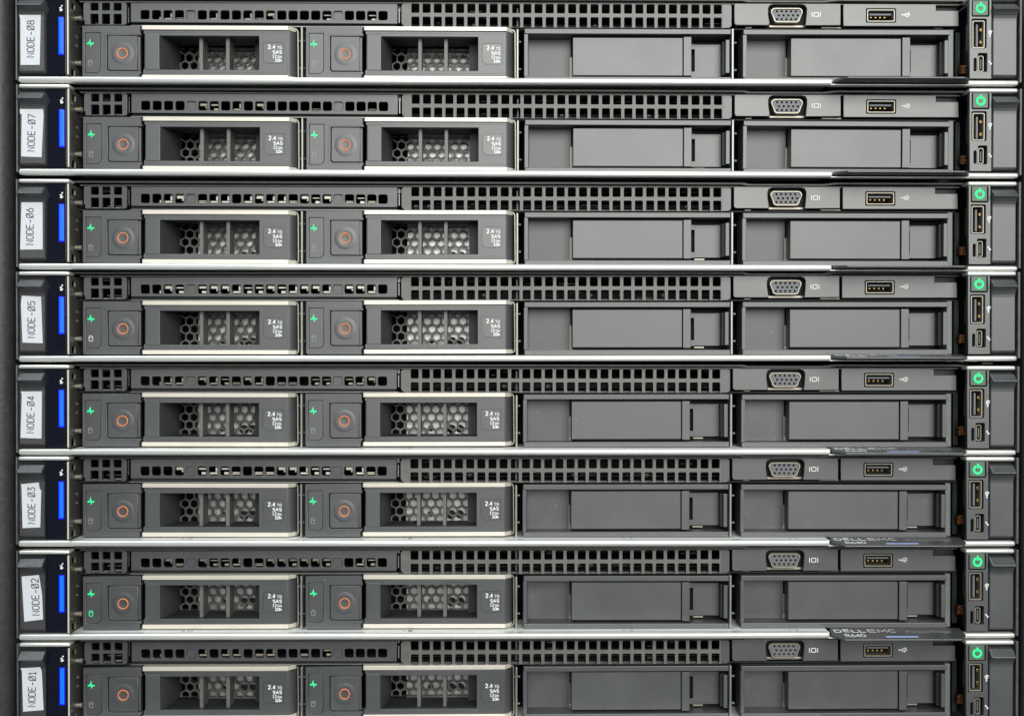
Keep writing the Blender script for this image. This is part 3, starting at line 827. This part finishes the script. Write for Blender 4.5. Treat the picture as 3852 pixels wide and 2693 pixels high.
    # cream metal strips: straight with a receding, tapered right end
    for v0, v1 in ((1131.5, 1147), (1316.5, 1331.5)):
        pa, pb = at(534, v0, F + .2), at(1083, v1, F + .2)
        bm = bm_new()
        out = [(pa.x, pa.y + .2), (pa.x + .5, pa.y - .0), (pb.x, pa.y), (pb.x + 3.2, pa.y + 3.4), (pb.x + 3.9, pa.y + 6), (pb.x + 3.9, pa.y + 7), (pa.x, pa.y + 7)]
        bt_ = [bm.verts.new((x, y, pb.z)) for x, y in out]; tp = [bm.verts.new((x, y, pa.z)) for x, y in out]
        bm.faces.new(bt_); bm.faces.new(tp[::-1])
        for i in range(len(out)): bm.faces.new((bt_[i], bt_[(i + 1) % len(out)], tp[(i + 1) % len(out)], tp[i]))
        bmesh.ops.recalc_face_normals(bm, faces=bm.faces)
        bmesh.ops.bevel(bm, geom=bm.edges[:], offset=0.18, segments=2, profile=0.5, affect='EDGES')
        link('metal_strip', bm_done(bm), 'cream', t, 30)
    # capacity plate
    cp = plate('capacity_plate', upoly([(991, 1196), (994, 1193), (1064, 1193), (1067, 1196), (1067, 1271), (1005, 1271), (991, 1258)], FL), [], FL - 0.05, 1, 'plastic2', lv, 0.05)
    bm = bm_new(); ustroke(bm, [(991, 1196), (994, 1193.5), (1064, 1193.5), (1067, 1196), (1067, 1270), (1005, 1271), (991, 1258)], 1.1, FL - .05, True)
    link('plate_outline', fin(bm), 'dark', lv)
    bm = bm_new(); D_ = FL - 0.06
    for txt, u0, v0, u1, v1, sw in (('2.4', 1007, 1200.5, 1037, 1218, .42), ('TB', 1042, 1206.5, 1061.6, 1218, .24), ('SAS', 1025, 1222, 1061.8, 1235.8, .33),
                                    ('12', 1025, 1238.5, 1041.5, 1250.5, .30), ('Gb', 1043.5, 1241.5, 1061.5, 1250.5, .25), ('10k', 1034, 1253, 1061.5, 1265.6, .33)):
        p, q = at(u0, v0, D_), at(u1, v1, D_)
        stroke_text(bm, 'o'.join(txt.split('0')), p.x, q.z, q.x, p.z, p.y - .03, sw * (1.12 if sw > .3 else .95))
    bmesh.ops.recalc_face_normals(bm, faces=bm.faces)
    link('capacity_lettering', bm_done(bm), 'white', lv)
    # window: side wall, upright bars, honeycomb, drive behind
    a = at(602, 1169, FL); b = at(975, 1296, FL)
    bm = bm_new()
    yb = 32 - ORG.y
    zt, zb = a.z + .3, b.z - .3
    prof = [(a.x, a.y + .6), (a.x + .8, a.y + 2.6), (a.x + 2.3, a.y + 9), (a.x + 2.9, a.y + 14), (a.x + 3.0, yb)]
    g = [[bm.verts.new((x, y, z)) for z in (zb, zt)] for x, y in prof]
    for A, B in zip(g, g[1:]): bm.faces.new((A[0], A[1], B[1], B[0]))
    link('window_wall', bm_done(bm), 'plastic', t, 60)
    bm = bm_new()
    add_box(bm, Vector((a.x, a.y + 2.4, a.z + .02)), Vector((b.x, a.y + 17, a.z + 1.2)))
    add_box(bm, Vector((a.x, a.y + 2.4, b.z - 1.2)), Vector((b.x, a.y + 17, b.z - .02)))
    add_box(bm, Vector((b.x + .02, a.y + 2.4, b.z - 1.2)), Vector((b.x + 1.2, a.y + 12, a.z + 1.2)))
    p = at(960.5, 1200, 20); add_box(bm, Vector((p.x, p.y, b.z - 3)), Vector((b.x + 4, p.y + 3, a.z + 3)))
    link('window_frame', bm_done(bm), 'darkgrey', t)
    for u0, u1 in ((750.5, 764), (850.5, 864)):
        p = at(u0, 1171, 11.5); q = at(u1, 1200, 11.5)
        bm = bm_new(); add_box(bm, Vector((p.x, p.y, b.z - .25)), Vector((q.x, p.y + 9, a.z + .25)), 0.12, 2)
        link('window_bar', bm_done(bm), 'dusty', t, 30)
    pl_, pr = at(662, 1200, 30), at(985, 1200, 30)
    zb_, zt_ = 4.2 - base.z, 22.3 - base.z
    bm = bm_new(); hexgrid(bm, pl_.x, pr.x, zb_ + 1.2, zt_ - 1.5, 23, 4.62, 0.98, 2.0, True)
    bmesh.ops.recalc_face_normals(bm, faces=bm.faces)
    link('honeycomb_grille', bm_done(bm), 'mesh', t)
    bm = bm_new()
    for k in range(9):
        x = pl_.x + 2 + k * 4.62
        add_box(bm, Vector((x, 23.2, zt_ - 0.5)), Vector((x + 2.5, 23.6, zt_ - 0.1)))
        if k % 3 != 1: add_box(bm, Vector((x - 1, 22.2, zb_ - 1.1)), Vector((x + 1.6, 22.6, zb_ - 0.7)))
    link('grille_slot_light', bm_done(bm), 'nickel', t)  # solid bright dashes stand in for light passing through slits
    q0 = at(760, 1200, 36)
    bm = bm_new()
    add_box(bm, Vector((q0.x - 2, 28.5, zb_ - 3)), Vector((pr.x + 2, 32, zt_ + 2)), 0.3, 2)
    db = link('drive_body', bm_done(bm), 'drive', t, 30)
    bm = bm_new()
    for ux, zz, rr in ((11, 3.0, 1.5), (22, 2.6, 2.4), (26.5, 2.8, 2.2)):
        cyl(bm, (q0.x + ux, 28.42, zb_ + zz), (0, 1, 0), rr, 0.06, 20)
    link('drive_screw_hole', bm_done(bm), 'dark', db)
    # thin spring guard at the right end
    bm = bm_new()
    g = [at(u, v, 10) for u, v in ((1112, 1138), (1117, 1140), (1121, 1147), (1121.5, 1200), (1122, 1260), (1122.5, 1318), (1119, 1325), (1112, 1328))]
    for A, B in zip(g, g[1:]):
        n_ = (B - A).normalized(); s_ = Vector((n_.z, 0, -n_.x)) * 0.27
        q = [bm.verts.new(A + s_), bm.verts.new(B + s_), bm.verts.new(B - s_), bm.verts.new(A - s_)]
        bm.faces.new(q)
    bmesh.ops.remove_doubles(bm, verts=bm.verts, dist=0.02)
    for f in bm.faces: pass
    r = bmesh.ops.extrude_face_region(bm, geom=bm.faces[:])
    for v in r['geom']:
        if isinstance(v, bmesh.types.BMVert): v.co.y += 4
    bmesh.ops.recalc_face_normals(bm, faces=bm.faces)
    link('spring_guard', bm_done(bm), 'nickel', t, 40)
    ORG = Vector((0, 0, 0))
    return t, base

# ------------------------------------------------------------------ blank filler for an empty bay
def build_blank():
    global ORG
    p = at(1972, 1335, 8); base = Vector((p.x, 8, p.z)); ORG = base.copy()
    t = thing('bay_blank')
    K = 8.0
    a = at(1972, 1137, K); b = at(2747, 1335, K)
    # frame: top lip, bottom lip, left wall
    bm = bm_new()
    ubox(bm, 1972, 1137, 2746, 1155.5, K, K + 12, 0.22, 2)
    ubox(bm, 1972, 1316.5, 2746, 1335, K, K + 12, 0.22, 2)
    fr = link('blank_frame', bm_done(bm), 'plastic', t, 30)
    box('side_wall', 1970, 1155.8, 1985, 1316.2, K + .5, K + 12, 'plastic', t, bev=0.2)
    # left well
    box('finger_well', 1985.5, 1150, 2145, 1322, K + 10, K + 12.5, 'scuffed', t, bev=0.1)
    # slot with bright latch
    bm = bm_new(); ubox(bm, 2143, 1302, 2152, 1318, K + 9, K + 12, 0.3, 2)
    link('blank_clip', bm_done(bm), 'nickel', t, 30)
    box('slot_plate', 2140, 1225, 2162, 1319, K + 9.2, K + 9.8, 'bracket', t, bev=0.1)
    # centre panel with bevelled long edges
    ua, ub = at(2153.5, 1166, K + 2.3), at(2565, 1306, K + 2.3)
    bm = bm_new()
    e = 0.75
    prof = [(ua.z + e, 1.3), (ua.z, 0), (ub.z, 0), (ub.z - e, 1.3)]
    rows = []
    for z, dy in prof: rows.append([bm.verts.new((x, ua.y + dy, z)) for x in (ua.x, ub.x)])
    for A, B in zip(rows, rows[1:]): bm.faces.new((A[0], A[1], B[1], B[0]))
    for i in (0, 1):
        bk = [bm.verts.new((r_[i].co.x, ua.y + 9, r_[i].co.z)) for r_ in (rows[0], rows[-1])]
        fr_ = [r_[i] for r_ in rows]
        bm.faces.new(fr_ + [bk[1], bk[0]])
        rows_b = bk if i == 0 else rows_b + bk
    bm.faces.new((rows[0][0], rows_b[0], rows_b[2], rows[0][1])); bm.faces.new((rows[-1][0], rows[-1][1], rows_b[3], rows_b[1]))
    bmesh.ops.recalc_face_normals(bm, faces=bm.faces)
    bmesh.ops.bevel(bm, geom=[e_ for e_ in bm.edges if e_.calc_face_angle(0) > .3], offset=0.1, segments=1, affect='EDGES')
    link('centre_panel', bm_done(bm), 'plastic', t, 30)
    # post, right block, column
    box('post', 2569, 1163, 2598, 1308.5, K + 1.2, K + 9, 'plastic', t, bev=0.15)
    bm = bm_new()
    ubox(bm, 2610, 1178, 2713, 1301, K + 8, K + 10, 0.15, 1)
    ubox(bm, 2598, 1178, 2610.5, 1196, K + 8, K + 10); ubox(bm, 2598, 1280, 2610.5, 1301, K + 8, K + 10)
    link('right_well', bm_done(bm), 'plastic', t, 30)
    box('right_wall', 2714, 1176, 2727, 1300, K + 4, K + 10, 'darkgrey', t, bev=0.1)
    box('end_column', 2727, 1174, 2741, 1298, K + 1, K + 9, 'plastic', t, bev=0.15)
    bm = bm_new(); ubox(bm, 2610, 1303.5, 2648, 1310, K + 8.5, K + 10, 0.1, 1)
    link('end_clip', bm_done(bm), 'nickel', t, 30)
    bm = bm_new(); ubox(bm, 1988, 1140, 2740, 1332, K + 13, K + 14)
    link('blank_back', bm_done(bm), 'dark', t)
    ORG = Vector((0, 0, 0))
    return t, base

server = build_server()
drive, dbase = build_drive()
blank, bbase = build_blank()

# ------------------------------------------------------------------ the eight rows
# rail top edge as measured at the left and right ends of each row; x of the status light and the power sign
ROWS = [(8, 287.4, 298.4, 228, 3691), (7, 634.5, 646.3, 229, 3692), (6, 990.6, 996.5, 230, 3687), (5, 1338.5, 1334.4, 230.5, 3684.7),
        (4, 1689, 1688.7, 231, 3680.3), (3, 2033.8, 2031, 229.5, 3678.5), (2, 2386, 2377, 231, 3678), (1, 2734, 2720, 232.8, 3677.5)]
# label outlines and the ends of their writing, in photograph pixels
def crop(pts, s, oy): return [(x / s, y / s + oy) for x, y in pts]
LABELS = {
 8: (crop([(240, 165), (510, 163), (497, 805), (262, 807), (258, 240), (246, 205)], 3.28, 0), crop([(385, 710), (385, 262)], 3.28, 0)),
 7: (crop([(170, 945), (368, 945), (375, 990), (358, 1358), (182, 1352), (187, 990), (172, 985)], 2.293, 0), crop([(267, 1307), (273, 992)], 2.293, 0)),
 6: (crop([(187, 272), (368, 280), (370, 685), (175, 688)], 2.296, 640), crop([(259, 645), (258, 332)], 2.296, 640)),
 5: (crop([(338, 462), (635, 475), (660, 1193), (347, 1183), (325, 600)], 4.1, 1000), crop([(483, 1108), (487, 548)], 4.1, 1000)),
 4: (crop([(180, 280), (363, 278), (360, 686), (178, 680), (190, 300)], 2.293, 1350), crop([(263, 636), (268, 322)], 2.293, 1350)),
 3: (crop([(183, 1078), (335, 1062), (345, 1120), (358, 1128), (350, 1450), (197, 1457), (188, 1110)], 2.293, 1350), crop([(275, 1418), (273, 1105)], 2.293, 1350)),
 2: (crop([(187, 385), (338, 372), (365, 545), (374, 760), (210, 780)], 2.3156, 2000), crop([(313, 722), (301, 405)], 2.3156, 2000)),
 1: (crop([(172, 1182), (345, 1173), (358, 1210), (374, 1548), (195, 1562), (185, 1208)], 2.3156, 2000), crop([(270, 1517), (276, 1210)], 2.3156, 2000)),
}
def name_label(n, root, vrow, ds):
    """paper strip on the latch with its writing running upwards"""
    outline, ends = LABELS[n]
    f = lambda p: at(p[0] - ds, p[1] - vrow + V0, -0.05)
    po = [f(p) for p in outline]
    me = plate_me([(p.x, p.z) for p in po], [], -0.12, 0.1, 0.01)
    lab = link('name_label', me, 'paper', root)
    a, b = f(ends[0]), f(ends[1])
    ax = Vector((b.x - a.x, b.z - a.z)); L_ = ax.length; ax.normalize()
    upv = Vector((-ax.y, ax.x)); H = 3.35; cw = 1.85; adv = (L_ - cw) / 6
    o0 = Vector((a.x, a.z)) - upv * H / 2
    bm = bm_new(); k = 0
    for i, ch in enumerate('NODE-0%d' % n):
        for pts, closed in GL[ch]:
            q = [o0 + ax * (i * adv + x * cw) + upv * (y * H) for x, y in pts]
            ribbon(bm, [(v.x, v.y) for v in q], 0.44, -0.135 - 0.004 * (k % 3), 0.02, bool(closed)); k += 1
    link('label_lettering', fin(bm), 'ink', lab)

WHERE = {8: 'top row of the stack', 7: 'second row from the top', 6: 'third row from the top', 5: 'fourth row from the top',
         4: 'fourth row from the bottom', 3: 'third row from the bottom', 2: 'second row from the bottom', 1: 'bottom row of the stack'}
lx, px_ = at(230.5, 1190, 0.5).x, at(3684.7, 1070, 0.3).x
roots = {}
for n, vl, vr, ul, ur in ROWS:
    A, B = ray(100, vl, 0), ray(3770, vr, 0)
    roll = math.atan2(B.z - A.z, B.x - A.x)
    xs = ((ray(ul, vl - 150, 0.5).x - lx) + (ray(ur, vr - 265, 0.3).x - px_)) / 2
    z = A.z - math.tan(roll) * A.x
    Mt = Matrix.Translation(Vector((xs, 0, z)) * MM) @ Matrix.Rotation(-roll, 4, 'Y')
    r = server if n == 8 else copy_tree(server)
    roots[n] = (r, Mt, vl, (ray(100, vl, 0).x + xs))
for n, (r, Mt, vl, _) in roots.items():
    r.matrix_world = Mt
    r['label'] = 'black rack server with a white paper label reading NODE-%02d on its left latch' % n
    r['category'] = 'server'; r['group'] = 'rack servers stacked one above another'
    name_label(n, r, vl, 0.0)
    for ch in r.children:
        if ch.name.startswith('cage_bars_glints'):
            me = bars_glints_me(40 + n); me.name = 'cage_bars_glints'; me.materials.append(M['side']); ch.data = me
        if ch.name.startswith('cage_clips'):
            me = clips_me(20 + n, {8: 0.25, 7: 0.6, 6: 0.95, 5: 0.95, 4: 0.85, 3: 0.9, 2: 0.75, 1: 0.6}[n])
            me.name = 'cage_clips'; me.materials.append(M['cream'] if n in (6, 5, 3) else M['nickel']); ch.data = me

# bays: x offset, z offset and width of each carrier or blank against the pattern
d2 = at(1150.5, 1335, 7); d2z = at(1366, 1331.5, 7).z - at(534, 1331.5, 7).z
bl2 = at(2793, 1335, 8)
BAYS = [('drive', dbase, 0, 1.0), ('drive', Vector((d2.x, dbase.y, dbase.z)), 0, 0.9785),
        ('blank', bbase, 0, 1.0), ('blank', Vector((bl2.x, bbase.y, bbase.z)), 0, 1.006)]
POS = ['leftmost', 'second from left', 'third from left', 'rightmost']
first = {'drive': drive, 'blank': blank}; used = set()
rnd = random.Random(3)
LIT = {(5, 0), (2, 0)}
for n in range(8, 0, -1):
    r, Mt, _, _ = roots[n]
    for i, (kind, base, dz, sx) in enumerate(BAYS):
        src = first[kind]
        if kind in used: o = copy_tree(src)
        else: o = src; used.add(kind)
        j = Vector((rnd.uniform(-.12, .12), rnd.uniform(-.15, .15), rnd.uniform(-.08, .08)))
        o.matrix_world = Mt @ Matrix.Translation((base + j) * MM) @ Matrix.Rotation(math.radians(rnd.uniform(-.12, .12)), 4, 'Y') @ Matrix.Diagonal((sx, 1, 1, 1))
        if kind == 'drive':
            o['label'] = '%s drive carrier with orange-ringed button and 2.4 TB plate, in server NODE-%02d' % ('left' if i == 0 else 'right', n)
            o['category'] = 'hard drive'; o['group'] = 'drive carriers in the left bays'
            if (n, i) in LIT:
                for ch in o.children:
                    for g in ch.children:
                        if g.name.startswith('disk_symbol'):
                            me = g.data.copy(); g.data = me; me.materials.clear()
                            me.materials.append(M['white'] if n == 5 else M['greenled'])
        else:
            o['label'] = '%s black blank filler in the empty bays of server NODE-%02d' % ('left' if i == 2 else 'right', n)
            clips = [c for c in o.children if c.name.startswith('end_clip')]
            if i == 3 and n >= 4:
                for c in clips: bpy.data.objects.remove(c)
            o['category'] = 'bay filler'; o['group'] = 'blank fillers in the right bays'

# ------------------------------------------------------------------ rack around the servers
rk = thing('server_rack')
rk['label'] = 'black textured steel rack frame standing left and right of the stacked servers'
rk['category'] = 'rack'
xl = ray(29, 1346, -4).x; xr = ray(3846, 1346, 8).x
bm = bm_new(); add_box(bm, Vector((xl - 60, -4, -330)), Vector((xl, 30, 330)), 7, 6)
link('rack_post', bm_done(bm), 'rack', rk, 60)
bm = bm_new(); add_box(bm, Vector((xr + 1.5, 10, -330)), Vector((xr + 60, 60, 330)), 3, 4)
link('rack_post', bm_done(bm), 'dark', rk, 60)
bm = bm_new(); add_box(bm, Vector((xl - 60, 72, -330)), Vector((xr + 60, 74, 330)))
add_box(bm, Vector((xl + 1, 34, -330)), Vector((ray(60, 1346, 40).x + 3, 72, 330)))
link('rack_back_panel', bm_done(bm), 'dark', rk)
# mounting hardware glimpsed in the gap below NODE-05
bm = bm_new()
for u0, v0, u1, v1 in ((160, 1361, 203, 1366), (3560, 1354, 3584, 1362), (3604, 1354, 3625, 1363), (3648, 1355, 3677, 1362), (3694, 1364, 3737, 1369)):
    a, b = ray(u0, v0, 9), ray(u1, v1, 9); add_box(bm, a, Vector((b.x, 12, b.z)), 0.25, 2)
link('mounting_tab', bm_done(bm), 'nickel', rk, 30)
